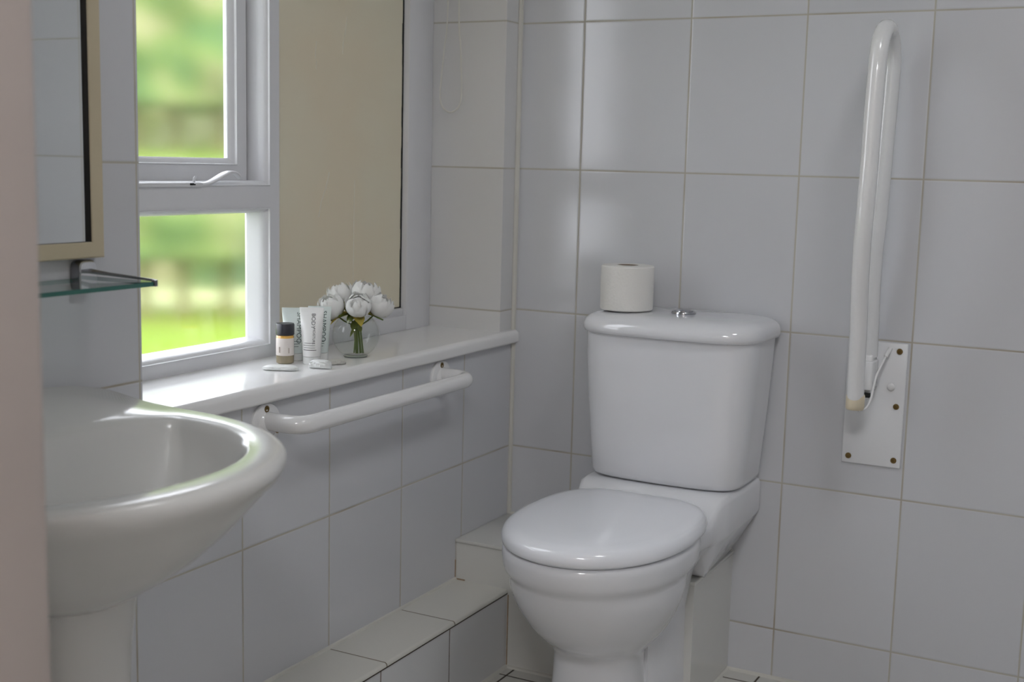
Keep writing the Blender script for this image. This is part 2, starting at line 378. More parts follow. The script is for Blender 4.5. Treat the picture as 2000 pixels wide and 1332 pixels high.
# ------------------------------------------------------------------ toilet
CX = .446
toilet = tag(empty('toilet', (CX, -.45, 0)), 'white close-coupled toilet with its lid down, standing in front of the tiled boxing', 'toilet')
TO = Vector(toilet.location)
def tmesh(name, bm, m, parent=toilet, smooth=50):
    bmesh.ops.translate(bm, verts=bm.verts, vec=-TO); return mesh(name, bm, m, parent, smooth)
bm = bmesh.new()
# bowl: (z, half width, front y, back y, widest y, nf, nb)
lv = [(.407, .157, -.675, -.30), (.407, .168, -.688, -.27), (.403, .1725, -.6925, -.265), (.391, .174, -.694, -.262), (.370, .1725, -.691, -.262),
      (.358, .169, -.685, -.268), (.351, .163, -.677, -.30), (.343, .1625, -.674, -.34), (.330, .163, -.671, -.36), (.305, .158, -.660, -.37),
      (.275, .147, -.640, -.375), (.245, .132, -.616, -.378), (.220, .115, -.590, -.38), (.205, .101, -.566, -.385), (.193, .092, -.548, -.39),
      (.180, .086, -.537, -.39), (.160, .085, -.534, -.385), (.10, .088, -.538, -.38), (.04, .093, -.544, -.375), (.0, .096, -.546, -.375)]
rings = []
for z, b_, yf, yb in lv:
    cy = -.455
    rings.append(super_ring(CX, cy, b_, cy-yf, yb-cy, 2.15 if z > .2 else 2.5, 2.6 if z > .2 else 2.8, z))
loft(bm, rings)
# rear web of the foot, running back to the boxing
rings = []
for z, hb, yf in ((.36, .145, -.33), (.30, .112, -.40), (.22, .098, -.425), (.10, .100, -.43), (0, .104, -.435)):
    rings.append([Vector((CX+hb*x, y, z)) for x, y in ((-1, BY), (-1, yf+.02), (-.9, yf), (.9, yf), (1, yf+.02), (1, BY))])
loft(bm, rings)
# rear shelf that carries the cistern: sections across x, swept along y
def sec(y, top, hw, zs, hb, zb):
    r = .012
    right = [(hw-r, top), (hw-r*.3, top-r*.3), (hw, top-r), (hw, zs), (hw-.006, zs-.012), (hb+.006, zb+.012), (hb, zb)]
    return [(CX+x, y, z) for x, z in right]+[(CX-x, y, z) for x, z in reversed(right)]
loft(bm, [sec(-.004, .446, .170, .375, .112, .273), sec(-.10, .446, .169, .372, .115, .273), sec(-.19, .446, .166, .368, .12, .273), sec(-.215, .444, .162, .366, .125, .273), sec(-.235, .434, .157, .364, .13, .285),
          sec(-.250, .418, .155, .366, .128, .325), sec(-.275, .407, .155, .368, .125, .340), sec(-.34, .4055, .150, .372, .118, .352)])
tmesh('pan', bm, ceramic)
def lid_ring(z, inset):
    """seat and lid outline, rounded front, nearly square back"""
    out = []; n = 96
    for k in range(n):
        a = 2*PI*k/n; c, s = math.cos(a), math.sin(a)
        if s < 0: x, y = .1765*spw(c, 2/2.1), -.455+.242*spw(s, 2/2.1)
        else:
            x, y = .1775*spw(c, 2/4.2), -.455+.217*spw(s, 2/4.2)
            t = max(0, (y+.455)/.217); x *= 1-.16*t**1.8
        v = Vector((x, y+.48)); L = v.length; v *= (L-inset)/L
        out.append(Vector((CX+v.x, v.y-.48, z)))
    return out
bm = bmesh.new(); loft(bm, [lid_ring(0.4075, .014), lid_ring(0.4075, .009), lid_ring(0.4095, .007), lid_ring(0.4150, .007), lid_ring(0.4150, .014)]); tmesh('seat', bm, plastic)
bm = bmesh.new()
loft(bm, [lid_ring(0.4155, .014), lid_ring(0.4115, .005), lid_ring(0.4115, .002), lid_ring(0.4135, .0002), lid_ring(0.4210, -.0008), lid_ring(0.4280, .0005), lid_ring(0.4340, .004), lid_ring(0.4385, .010), lid_ring(0.4415, .019), lid_ring(0.4435, .034), lid_ring(0.4450, .07), lid_ring(0.4460, .12)])
tmesh('lid', bm, plastic, smooth=60)
for sx in (-1, 1):
    bm = bmesh.new(); tube(bm, [(CX+sx*.06, -.243, .418), (CX+sx*.10, -.243, .418)], .009, 14); tmesh('hinge', bm, plastic)
def cist_ring(z, hw, yf, yb=-.014, nf=6.0, bow=.012, n=80):
    out = []; cy = -.08
    for k in range(n):
        a = 2*PI*k/n; c, s = math.cos(a), math.sin(a)
        x = hw*spw(c, 2/(nf if s < 0 else 14)); t = x/hw
        y = cy+((cy-(yf+bow*t*t))*spw(s, 2/nf) if s < 0 else (yb-cy)*spw(s, 2/14))
        out.append(Vector((CX+.004+x, y, z)))
    return out
bm = bmesh.new()
loft(bm, [cist_ring(.449, .146, -.180), cist_ring(.449, .160, -.194), cist_ring(.453, .165, -.199), cist_ring(.462, .168, -.202), cist_ring(.52, .173, -.204), cist_ring(.62, .181, -.206), cist_ring(.70, .186, -.207), cist_ring(.757, .189, -.207), cist_ring(.757, .18, -.196)])
tmesh('cistern', bm, ceramic)
bm = bmesh.new(); D = dict(nf=4.6, bow=.010, yb=-.006)
loft(bm, [cist_ring(.756, .178, -.20, **D), cist_ring(.7555, .190, -.214, **D), cist_ring(.758, .1955, -.220, **D), cist_ring(.765, .198, -.223, **D), cist_ring(.774, .1975, -.222, **D), cist_ring(.783, .194, -.217, **D),
          cist_ring(.790, .187, -.207, **D), cist_ring(.795, .175, -.191, **D), cist_ring(.7975, .153, -.17, **D), cist_ring(.799, .11, -.14, **D)])
clid = tmesh('cistern_lid', bm, ceramic, smooth=60)
bm = bmesh.new(); lathe(bm, [(.010, .797), (.0245, .797), (.0258, .800), (.0255, .8045), (.0235, .806), (.0205, .8055), (.020, .803), (.018, .803), (.0175, .8065), (.012, .8095), (.003, .810)], c=(.462, -.108, 0), seg=40)
tmesh('flush_button', bm, chrome_mid)

# toilet roll
roll = tag(empty('toilet_roll', (.333, -.112, .8005)), 'white toilet roll standing upright on the cistern lid', 'toilet roll')
bm = bmesh.new(); seg = 64; R = .0565
prof = [(.022, .0), (R-.002, .0), (R, .002), (R+.0005, .05), (R, .092), (R-.002, .0945), (.024, .0955), (.0235, .094), (.022, .0)]
lathe(bm, prof, seg=seg, cap=False); mesh('paper', bm, paper, roll)
bm = bmesh.new(); lathe(bm, [(.0232, .001), (.0232, .0945), (.0222, .0945), (.0222, .001), (.0232, .001)], seg=40, cap=False); mesh('core', bm, card, roll)

# ------------------------------------------------------------------ grab rail on the window wall
grab = tag(empty('grab_rail', (0, -.625, .655)), 'white enamelled grab rail fixed to the tiled wall under the window sill', 'grab rail')
bm = bmesh.new()
path = fillet([(.004, -.292, 0), (.078, -.292, -.002), (.078, .292, -.002), (.004, .292, 0)], [0, .055, .055, 0], 12)
tube(bm, path, .0160, 28); mesh('rail', bm, enamel, grab, smooth=60)
for y in (-.292, .292):
    bm = bmesh.new(); lathe(bm, [(.0385, 0), (.039, .004), (.0375, .0065), (.033, .0078), (.024, .0085), (.021, .012), (.0165, .015)], c=(0, y, -.008), axis='x', seg=48)
    fl = mesh('flange', bm, enamel, grab)
    for a in (95, 215, 335):
        c = (.0078, y+.029*math.cos(math.radians(a)), .029*math.sin(math.radians(a))-.008)
        bm = bmesh.new(); lathe(bm, [(.0062, 0), (.006, .0012), (.0035, .0016), (.003, .0004)], c=c, axis='x', seg=20)
        s_ = mesh('screw', bm, brass, fl)

# ------------------------------------------------------------------ folded drop-down support rail on the back wall
sr = tag(empty('support_rail', (.845, 0, .502)), 'white hinged support rail folded up against the back wall on its screwed plate', 'support rail')
SO = Vector(sr.location)
def smesh(name, bm, m, parent=sr, smooth=50):
    bmesh.ops.translate(bm, verts=bm.verts, vec=-SO); return mesh(name, bm, m, parent, smooth)
bm = bmesh.new(); box(bm, .786, .906, -.006, 0, .504, .762, bev=.0022, seg=2); bp_ = smesh('backplate', bm, plate_m)
for x, z in ((.797, .745), (.890, .746), (.798, .631), (.890, .632), (.800, .519), (.892, .520)):
    bm = bmesh.new(); lathe(bm, [(.0062, -.006), (.0058, -.0078), (.003, -.008), (.0022, -.0066)], c=(x, 0, z), axis='y', seg=24); smesh('screw', bm, brass, bp_)
XRL = .845
bm = bmesh.new()
path = [(XRL-.012, -.125, .652), (XRL-.012, -.132, .70), (XRL-.010, -.146, .80), (XRL-.008, -.168, .90), (XRL-.005, -.184, .97), (XRL-.002, -.188, 1.03), (XRL, -.186, 1.12), (XRL, -.182, 1.22), (XRL, -.174, 1.29)]
n = 14
for k in range(1, n+1):
    a = PI*k/n; path.append((XRL+.001*k/n, -.108-.064*math.cos(a), 1.305+.072*math.sin(a)))
path += [(XRL, -.046, 1.25), (XRL-.002, -.052, 1.12), (XRL-.004, -.055, 1.02), (XRL-.008, -.054, .95), (XRL-.010, -.046, .87), (XRL-.010, -.036, .80), (XRL-.010, -.032, .735)]
rr = [.0168]*len(path)
tube(bm, path, rr, 26); smesh('rail', bm, enamel, smooth=60)
bm = bmesh.new(); lathe(bm, [(.016, .640), (.0176, .642), (.0182, .648), (.0182, .668), (.0172, .670)], c=(XRL-.012, -.125, 0), seg=32); smesh('end_cap', bm, cream)
bm = bmesh.new()
box(bm, .818, .850, -.062, -.006, .668, .728, bev=.004, seg=3); box(bm, .822, .846, -.05, -.006, .660, .740, bev=.003)
hg = smesh('hinge_block', bm, enamel)
bm = bmesh.new(); box(bm, .8205, .8475, -.066, -.055, .655, .664, bev=.001); smesh('hinge_gap_shade', bm, darkgap, hg)  # dark block stands in for the shade in the hinge gap
# stay strap: J shaped flat strip
bm = bmesh.new()
pts = fillet([(.872, -.010, .752), (.866, -.024, .735), (.856, -.052, .700), (.852, -.070, .655), (.848, -.086, .636), (.836, -.108, .634)], .03, 5)
tube(bm, pts, [.0042 if k < 2 else .0030 if k < 5 else .0022 for k in range(len(pts))], 10); smesh('stay_strap', bm, enamel)
bm = bmesh.new(); lathe(bm, [(.008, -.004), (.0075, -.010), (.006, -.012), (.002, -.0125)], c=(.878, 0, .672), axis='y', seg=24); smesh('stop_buffer', bm, enamel)

# ------------------------------------------------------------------ washbasin
BYC = -1.535
basin = tag(empty('washbasin', (0, BYC, 0)), 'white ceramic pedestal washbasin on the window wall beside the door jamb', 'washbasin')
BO = Vector(basin.location)
def bmesh_(name, bm, m, parent=basin, smooth=55):
    bmesh.ops.translate(bm, verts=bm.verts, vec=-BO); return mesh(name, bm, m, parent, smooth)
def bring(z, hy, xf, xb=.004, n=160, nf=2.6, xc=.17, zfun=None, ycen=None):
    out = []
    for k in range(n):
        a = 2*PI*k/n; c, s = math.cos(a), math.sin(a)
        e = 2/nf if c > 0 else 2/6
        x = xc+((xf-xc) if c > 0 else (xc-xb))*spw(c, e); y = BYC+hy*spw(s, 2/nf if c > 0 else 2/6)
        zz = z+(zfun(x, y) if zfun else 0)
        out.append(Vector((x, y, zz)))
    return out
def deck(x, y):   # tap ledge swells upward towards the wall
    t = max(0, min(1, (.15-x)/.13)); u = max(0, 1-((y-BYC)/.295)**4); t = t*t*(3-2*t)
    return .046*t*max(0, u)
bm = bmesh.new()
def inr(z, hy, xf, xb, nf=2.3, xc=.20, nb=2.6):
    out = []
    for k in range(160):
        a = 2*PI*k/160; c, s = math.cos(a), math.sin(a)
        e = 2/nf if c > 0 else 2/nb
        x = xc+((xf-xc) if c > 0 else (xc-xb))*spw(c, e); y = BYC+hy*spw(s, 2/nf if c > 0 else 2/nb)
        out.append(Vector((x, y, z+deck(x, y)*.8)))
    return out
F_ = dict(nf=2.15, xc=.10)
rings = [bring(.560, .075, .250, xc=.12, nf=2.3), bring(.566, .105, .276, xc=.12, nf=2.3), bring(.585, .145, .310, xc=.12, nf=2.25), bring(.615, .194, .350, xc=.11, nf=2.2), bring(.650, .238, .388, **F_),
         bring(.680, .266, .415, **F_), bring(.700, .284, .432, **F_), bring(.708, .292, .440, **F_), bring(.718, .299, .447, **F_), bring(.727, .302, .450, zfun=lambda x, y: deck(x, y)*.6, **F_), bring(.735, .301, .449, zfun=deck, **F_),
         bring(.740, .296, .444, xb=.010, zfun=deck, **F_), bring(.7415, .288, .436, xb=.016, zfun=deck, **F_),
         inr(.7405, .262, .410, .10, 2.15, .15), inr(.7395, .252, .398, .118, 2.15, .15), inr(.736, .246, .392, .124, 2.15, .16), inr(.725, .240, .385, .129, 2.15, .16), inr(.70, .228, .370, .137, 2.2, .18), inr(.66, .205, .343, .150), inr(.63, .170, .315, .16), inr(.612, .12, .275, .175), inr(.606, .06, .235, .185), inr(.604, .024, .215, .189)]
loft(bm, rings, True, True); bmesh_('bowl', bm, basin_m)
bm = bmesh.new(); rings = []
for z, rx, ry in ((.60, .085, .085), (.56, .078, .078), (.50, .070, .072), (.40, .066, .068), (.20, .068, .070), (.06, .078, .082), (0, .088, .092)):
    rings.append([Vector((.190+rx*spw(math.cos(2*PI*k/64), 2/2.6), BYC+ry*spw(math.sin(2*PI*k/64), 2/2.6), z)) for k in range(64)])
loft(bm, rings); bmesh_('pedestal', bm, basin_m)
bm = bmesh.new(); lathe(bm, [(.004, .606), (.020, .606), (.021, .6085), (.017, .610), (.003, .6085)], c=(.202, BYC, 0), seg=32); bmesh_('waste', bm, chrome)

# ------------------------------------------------------------------ mirror
mir = tag(empty('mirror', (0, -1.53, .96)), 'rectangular wall mirror in a cream frame with a black inner edge, above the washbasin', 'mirror')
MO = Vector(mir.location)
def mm(name, bm, m, parent=mir, smooth=30):
    bmesh.ops.translate(bm, verts=bm.verts, vec=-MO); return mesh(name, bm, m, parent, smooth)
bm = bmesh.new(); mitre(bm, -1.80, -1.294, .959, 1.80, [(0, 0), (0, .018), (.002, .020), (.010, .0205), (.021, .019), (.0225, .0175)]); mm('mirror_frame', bm, creamwood)
bm = bmesh.new(); mitre(bm, -1.80, -1.294, .959, 1.80, [(.0225, .0176), (.0225, .0095), (.0245, .0095)]); mm('inner_edge', bm, blackedge, smooth=0)
bm = bmesh.new(); box(bm, .001, .0115, -1.779, -1.315, .980, 1.779); mm('mirror_pane', bm, mirror_m, smooth=0)

# ------------------------------------------------------------------ glass shelf
sh = tag(empty('glass_shelf', (0, -1.53, .928)), 'clear glass shelf with green edge on chrome brackets below the mirror', 'shelf')
HO = Vector(sh.location)
def hm(name, bm, m, parent=sh, smooth=40):
    bmesh.ops.translate(bm, verts=bm.verts, vec=-HO); return mesh(name, bm, m, parent, smooth)
m = glass_mat('shelf_glass', (.93, .97, .95, 1), 1.3)
shelf_m = m; edge_m = mat('glass_edge', (.035, .16, .13, 1), .15, coat=.5)
bm = bmesh.new(); box(bm, .004, .119, -1.78, -1.296, .9245, .9305, mi=(1, 1, 1, 1, 0, 0)); hm('shelf_pane', bm, [shelf_m, edge_m], smooth=0)
for yb in (-1.325, -1.735):
    bm = bmesh.new()
    rings = []
    for x, s in ((.0, .95), (.015, 1), (.018, .97), (.020, .88)):
        rings.append([Vector((x, yb+.0165*s*spw(math.cos(2*PI*k/32), 2/4), .934+.0225*s*spw(math.sin(2*PI*k/32), 2/4))) for k in range(32)])
    loft(bm, rings)
    for f in bm.faces:
        f.normal_update()
        if abs(f.normal.x) < .5: f.material_index = 1  # bracket sides get darker chrome, dark reflections put into the colour
    br = hm('bracket', bm, [chrome, chrome_dark])
    bm = bmesh.new(); y1 = yb+.026 if yb > -1.5 else yb-.02
    tube(bm, [(.018, yb+.002, .941), (.05, (yb*2+y1)/3, .938), (.118, y1, .9325)], [.0038, .0026, .0018], 12)
    box(bm, .115, .122, y1-.004, y1+.002, .924, .9335, bev=.0008)
    hm('support_arm', bm, chrome_dark, br)

# ------------------------------------------------------------------ blind cord loop
bm = bmesh.new()
pts = [(-.142, -.085, 1.98), (-.142, -.085, 1.47), (-.150, -.085, 1.36), (-.157, -.085, 1.29), (-.158, -.086, 1.25), (-.150, -.087, 1.228), (-.132, -.088, 1.217), (-.115, -.088, 1.222), (-.104, -.088, 1.236), (-.101, -.087, 1.27), (-.106, -.086, 1.36), (-.113, -.085, 1.47), (-.113, -.085, 1.98)]
pts = [Vector(p) for p in pts]; sm = []
for i in range(len(pts)-1):
    a, b_, c_, d_ = pts[max(i-1, 0)], pts[i], pts[i+1], pts[min(i+2, len(pts)-1)]
    for k in range(8):
        t = k/8; sm.append(.5*((2*b_)+(-a+c_)*t+(2*a-5*b_+4*c_-d_)*t*t+(-a+3*b_-3*c_+d_)*t**3))
sm.append(pts[-1])
tube(bm, sm, .0017, 8)
for i in range(0, len(sm), 2): bmesh.ops.create_icosphere(bm, subdivisions=1, radius=.0024, matrix=Matrix.Translation(sm[i]))
bl_origin = Vector((-.128, -.087, 1.98)); bmesh.ops.translate(bm, verts=bm.verts, vec=-bl_origin)
cordm = mat('cord', (.72, .71, .66, 1), .5)
cord = mesh('blind_cord', bm, cordm, loc=bl_origin)
tag(cord, 'thin white beaded blind cord loop hanging in the tiled window reveal', 'cord')
bl = tag(empty('roller_blind', (-.13, -.63, 1.99)), 'white roller blind rolled up at the head of the window recess', 'blind')
bm = bmesh.new(); tube(bm, [(0, -.54, 0), (0, .53, 0)], .024, 24); mesh('roll', bm, plaster, bl)
for y0 in (.53, -.555): bm = bmesh.new(); box(bm, -.03, .03, y0, y0+.015, -.03, .03, bev=.003); mesh('bracket', bm, enamel, bl)

# ------------------------------------------------------------------ things on the sill
RT = Vector((.885, .465, 0)); FWD = Vector((-.465, .885, 0)); UP = Vector((0, 0, 1))
FACE = math.atan2(-.885, .465)   # direction facing the room's doorway
def text_mesh(name, s, size, m, parent, mat4):
    cu = bpy.data.curves.new('t', 'FONT'); cu.body = s; cu.size = size; cu.align_x = 'LEFT'; cu.align_y = 'CENTER'; cu.extrude = .00008; cu.resolution_u = 3
    to = bpy.data.objects.new('t', cu); COL.objects.link(to); bpy.context.view_layer.update()
    dg = bpy.context.evaluated_depsgraph_get(); me = bpy.data.meshes.new_from_object(to.evaluated_get(dg))
    bpy.data.objects.remove(to); me.transform(mat4); me.materials.clear(); me.materials.append(m)
    o = bpy.data.objects.new(name, me); COL.objects.link(o); o.parent = parent; return o
inkgreen = mat('ink_green', (.05, .085, .08, 1), .6); inkgrey = mat('ink_grey', (.10, .10, .11, 1), .6)
def make_tube(name, loc, rz, h, wtop, body_m, ink, big, small, label):
    """squeeze tube standing on its cap; its front is local -y"""
    t = tag(empty(name, loc, rz), label, 'tube', 'toiletry tubes on the window sill')
    hc = .014
    bm = bmesh.new(); lathe(bm, [(.0155, 0), (.0165, .001), (.0168, hc), (.015, hc+.001)], seg=40); mesh('cap', bm, capm, t)
    bm = bmesh.new(); rings = []; n = 48
    for k in range(13):
        u = k/12; z = hc+.001+(h-hc-.001)*u
        a = .0168+(wtop/2-.0168)*u; d = .0165*(1-u**1.8)+.0012
        if k == 12: d = .0010
        rings.append([Vector((a*spw(math.cos(2*PI*j/n), 1 if u < .8 else .8), d*math.sin(2*PI*j/n), z)) for j in range(n)])
    w = wtop/2+.0002
    rings.append([Vector((w*spw(math.cos(2*PI*j/n), .8), .0008*math.sin(2*PI*j/n), h+.008)) for j in range(n)])
    loft(bm, rings); b_ = mesh('body', bm, body_m, t, smooth=50)
    def front(x, z):    # depth of the body surface at local x, z
        u = min(1, max(0, (z-hc-.001)/(h-hc-.001))); a = .0168+(wtop/2-.0168)*u; d = .0165*(1-u**1.8)+.0012
        return -d*math.sqrt(max(.02, 1-(x/a)**2))
    def wrap(me):
        for v in me.vertices: v.co.y = front(v.co.x, v.co.z)-.00035+(v.co.y)*.5
    for s, size, x0, z0 in big:      # lettering reads downwards
        M_ = Matrix.Translation((x0, 0, hc+z0)) @ Matrix.Rotation(PI/2, 4, 'X') @ Matrix.Rotation(-PI/2, 4, 'Z')
        o = text_mesh('lettering', s, size, ink, b_, M_); wrap(o.data)
    for (x0, x1, z0, th) in small:
        bm = bmesh.new(); n_ = 8
        for k in range(n_): box(bm, x0+(x1-x0)*k/n_, x0+(x1-x0)*(k+1)/n_, -.0001, .0001, hc+z0, hc+z0+th)
        o = mesh('fine_print', bm, ink, b_, smooth=0); wrap(o.data)
    return t
capm = mat('tube_cap', (.80, .81, .80, 1), .35)
tubew = mat('tube_white', (.84, .84, .83, 1), .3, coat=.2)
tubeg = mat('tube_mint', (.70, .77, .75, 1), .3, coat=.2)
RZ = math.radians(27.7)
sm_lines = [(-.010, .012, .024, .0009), (-.012, .012, .019, .0009), (-.012, .010, .014, .0009)]
make_tube('shampoo_tube', (-.127, -.668, SILL_T), RZ+.05, .094, .047, tubeg, inkgreen, [('SHAMPOO', .0125, .010, .080)], sm_lines, 'pale mint squeeze tube lettered SHAMPOO standing behind the small dark-capped bottle')
make_tube('shampoo_tube', (-.093, -.632, SILL_T), RZ-.08, .096, .046, tubeg, inkgreen, [('SHAMPOO', .0125, .0095, .082)], sm_lines, 'pale mint squeeze tube lettered SHAMPOO nearest the flower bowl, half behind the white tube')
make_tube('body_lotion_tube', (-.073, -.684, SILL_T), RZ-.02, .1, .046, tubew, inkgrey, [('BODY', .0105, .004, .083), ('MOISTURE', .0065, .006, .056)], [(-.012, .008, .027, .0007), (-.014, .009, .0225, .0007), (-.013, .009, .018, .0007), (-.014, .011, .0135, .0011)], 'white squeeze tube lettered BODY standing in front of the two mint tubes')
# small bottle with dark cap
bt = tag(empty('toiletry_bottle', (-.118, -.708, SILL_T), RZ), 'small amber liquid bottle with a black cap and pale label on the sill', 'bottle')
amber = mat('amber_liquid', (.75, .42, .08, 1), .12, coat=.6); brownl = mat('bottle_base', (.30, .25, .16, 1), .2, coat=.5)
labelm = mat('bottle_label', (.80, .74, .70, 1), .45); blackc = mat('black_cap', (.035, .036, .045, 1), .35)
bm = bmesh.new(); lathe(bm, [(.0145, 0), (.0165, .0015), (.0168, .004), (.0168, .0175)], seg=40); mesh('clear_foot', bm, brownl, bt)
bm = bmesh.new(); lathe(bm, [(.0167, .0172), (.0168, .018), (.0168, .051), (.0160, .0535), (.0150, .0545)], seg=40); bb = mesh('bottle_body', bm, amber, bt)
bm = bmesh.new(); lathe(bm, [(.01695, .016), (.01705, .0165), (.01705, .0485), (.01695, .049)], seg=40); lb = mesh('paper_label', bm, labelm, bt)
bm = bmesh.new(); box(bm, -.0085, -.0065, -.0167, -.0160, .022, .033); box(bm, .009, .011, -.0152, -.0146, .021, .031); mesh('print_mark', bm, mat('soft_ink', (.42, .36, .32, 1), .7), lb, smooth=0)
bm = bmesh.new(); lathe(bm, [(.0168, .0545), (.0176, .0552), (.0178, .074), (.0168, .0765), (.003, .077)], seg=40); mesh('cap', bm, blackc, bt)

# wrapped soaps
def soap(name, loc, rz, lx, ly, hz, label, m, wr=.0012, ends=True, seed=1):
    rnd = random.Random(seed); bm = bmesh.new(); n = 28; N = 17; rings = []
    for k in range(N):
        u = -1+2*k/(N-1); pinch = 1-(abs(u)**6)*.55 if ends else 1-(abs(u)**14)*.5
        hz_ = hz/2*(1-abs(u)**5*.85); ring = []
        for j in range(n):
            a = 2*PI*j/n; w = rnd.uniform(-wr, wr)*(.3 if math.sin(a) < -.3 else 1)
            ring.append(Vector((u*lx/2, ly/2*pinch*spw(math.cos(a), 2/3)+w, hz/2+(hz_*spw(math.sin(a), 2/3.0)) if math.sin(a) > 0 else hz/2*(1-1*abs(spw(math.sin(a), .6))))))
        rings.append(ring)
    for r in rings:
        for v in r: v.z = max(v.z, 0)
    loft(bm, rings); o = mesh(name, bm, m, smooth=40, loc=loc); o.rotation_euler = (0, 0, rz); tag(o, label, 'soap', None); return o
soapm = mat('soap_wrap', (.86, .88, .87, 1), .35, coat=.4); soapg = mat('soap_grey_wrap', (.55, .54, .50, 1), .3, coat=.3)
soap('wrapped_soap', (-.074, -.778, SILL_T), RZ-.1, .064, .030, .0095, 'flat white wrapped soap lying in front of the small bottle', soapm, seed=3)
soap('wrapped_soap', (-.028, -.718, SILL_T), RZ-.25, .042, .026, .016, 'crinkled white wrapped soap in front of the white tube', soapm, .0018, seed=5)
soap('soap_sachet', (-.030, -.664, SILL_T), RZ+.5, .036, .022, .010, 'grey translucent sachet lying between the crinkled soap and the glass bowl', soapg, seed=9)

# glass bowl vase
VC = Vector((-.057, -.562, SILL_T))
vase = tag(empty('glass_vase', VC), 'round clear glass bowl vase holding white peonies on the window sill', 'vase')
bm = bmesh.new()
def sph(r, cz, z0, z1, n): return [(math.sqrt(max(1e-9, r*r-(z-cz)**2)), z) for z in [z0+(z1-z0)*k/n for k in range(n+1)]]
outer = [(.002, .0005), (.022, .0)]+sph(.0475, .044, .0035, .0825, 18); inner = list(reversed(sph(.0457, .044, .006, .0825, 18)))+[(.012, .0048), (.002, .0045)]
prof = outer+[(outer[-1][0]-.0006, .0836)]+inner
lathe(bm, prof, seg=56); 
mg = glass_mat('vase_glass', (.972, .98, .972, 1))
mesh('bowl', bm, mg, vase, smooth=60)
bm = bmesh.new(); lathe(bm, [(.002, .0008), (.0235, .0010), (.0245, .0022), (.0225, .0034), (.002, .0032)], seg=40); mesh('thick_base', bm, mat('vase_base', (.34, .38, .34, 1), .1, coat=.5), vase)

# peonies
def leafy_mat(name, col, tr):
    m = bpy.data.materials.new(name); m.use_nodes = True; nt = m.node_tree; nt.nodes.clear(); o = nd(nt, 'ShaderNodeOutputMaterial')
    d = nd(nt, 'ShaderNodeBsdfDiffuse'); t = nd(nt, 'ShaderNodeBsdfTranslucent'); x = nd(nt, 'ShaderNodeMixShader'); x.inputs[0].default_value = tr
    n = nd(nt, 'ShaderNodeTexNoise'); n.inputs['Scale'].default_value = 40; tc = nd(nt, 'ShaderNodeTexCoord'); nt.links.new(tc.outputs['Object'], n.inputs['Vector'])
    mx = nd(nt, 'ShaderNodeMix', data_type='RGBA'); mx.inputs[6].default_value = tuple(c*.95 for c in col[:3])+(1,); mx.inputs[7].default_value = col; nt.links.new(n.outputs['Fac'], mx.inputs[0])
    for b_ in (d, t): nt.links.new(mx.outputs[2], b_.inputs[0])
    nt.links.new(d.outputs[0], x.inputs[1]); nt.links.new(t.outputs[0], x.inputs[2]); nt.links.new(x.outputs[0], o.inputs[0]); return m
petal = leafy_mat('petal', (.97, .97, .955, 1), .3); leafm = mat('leaf', (.16, .20, .035, 1), .55, var=.4, vscale=60); leafy = mat('sepal_yellow', (.42, .34, .06, 1), .6, var=.4, vscale=70)
stemm = mat('stem', (.10, .15, .03, 1), .55)
def cup_petal(bm, M_, R_, az, half, lo, hi, rnd, flare=0.0, ruf=.04):
    """petal as a ruffled patch of a sphere: azimuth az +- half, elevation lo..hi (radians)"""
    nu, nv = 9, 8; g = []; ph = rnd.uniform(0, 6)
    for j in range(nv):
        v = j/(nv-1); row = []
        for i in range(nu):
            u = -1+2*i/(nu-1); wv = (math.sin(PI*min(1, .16+.66*v))**.6)
            el = lo+(hi-lo)*v*(1-.16*u*u*v+.05*math.sin(5*u+ph)*v)
            a = az+half*u*wv/max(.30, math.cos(el*.75))
            rr = R_*(1+flare*v*v+ruf*math.sin(4*u+ph)*v-.05*u*u)
            row.append(bm.verts.new(M_ @ Vector((rr*math.cos(el)*math.cos(a), rr*math.cos(el)*math.sin(a), rr*math.sin(el)))))
        g.append(row)
    for j in range(nv-1):
        for i in range(nu-1): bm.faces.new((g[j][i], g[j][i+1], g[j+1][i+1], g[j+1][i]))
def peony(off, r, tilt, seed, label, foot):
    """bloom centred at vase centre + off; stem runs down into the bowl"""
    rnd = random.Random(seed)
    f = tag(empty('peony', VC), label, 'flower', 'white peonies in the glass bowl')
    q = UP.rotation_difference(Vector(tilt).normalized()).to_matrix().to_4x4(); base = Matrix.Translation(Vector(off)) @ q
    bm = bmesh.new()
    for cnt, rad, half, lo, hi, fl in ((6, 1.0, 36, -82, 34, .10), (6, .93, 34, -70, 52, .04), (5, .80, 38, -50, 66, .0), (5, .64, 38, -35, 76, .0), (4, .46, 44, -20, 84, .0)):
        ph = rnd.uniform(0, 1)
        for k in range(cnt):
            cup_petal(bm, base, r*rad*rnd.uniform(.97, 1.06), 2*PI*(k+ph)/cnt, math.radians(half), math.radians(lo), math.radians(hi+rnd.uniform(-9, 9)), rnd, fl)
    bmesh.ops.create_icosphere(bm, subdivisions=3, radius=r*.60, matrix=base)
    mesh('bloom', bm, petal, f, smooth=80)
    bm = bmesh.new()
    for k in range(5): cup_petal(bm, base, r*1.03, 2*PI*k/5+seed, .42, -1.5, -.75+rnd.uniform(-.15, .15), rnd, .12)
    mesh('sepals', bm, leafy, f, smooth=80)
    st = base @ Vector((0, 0, -r*.98)); ft = Vector(foot)
    mid = Vector((ft.x*.3+st.x*.12, ft.y*.3+st.y*.12, .062))
    p = [st, st*.55+mid*.45+Vector((0, 0, -.002)), mid, mid*.5+ft*.5, ft]
    bm = bmesh.new(); tube(bm, p, .0016, 8); mesh('stem', bm, stemm, f)
    return f
def off(dx, dz, d=0): v = RT*dx+FWD*d; return (v.x, v.y, dz)
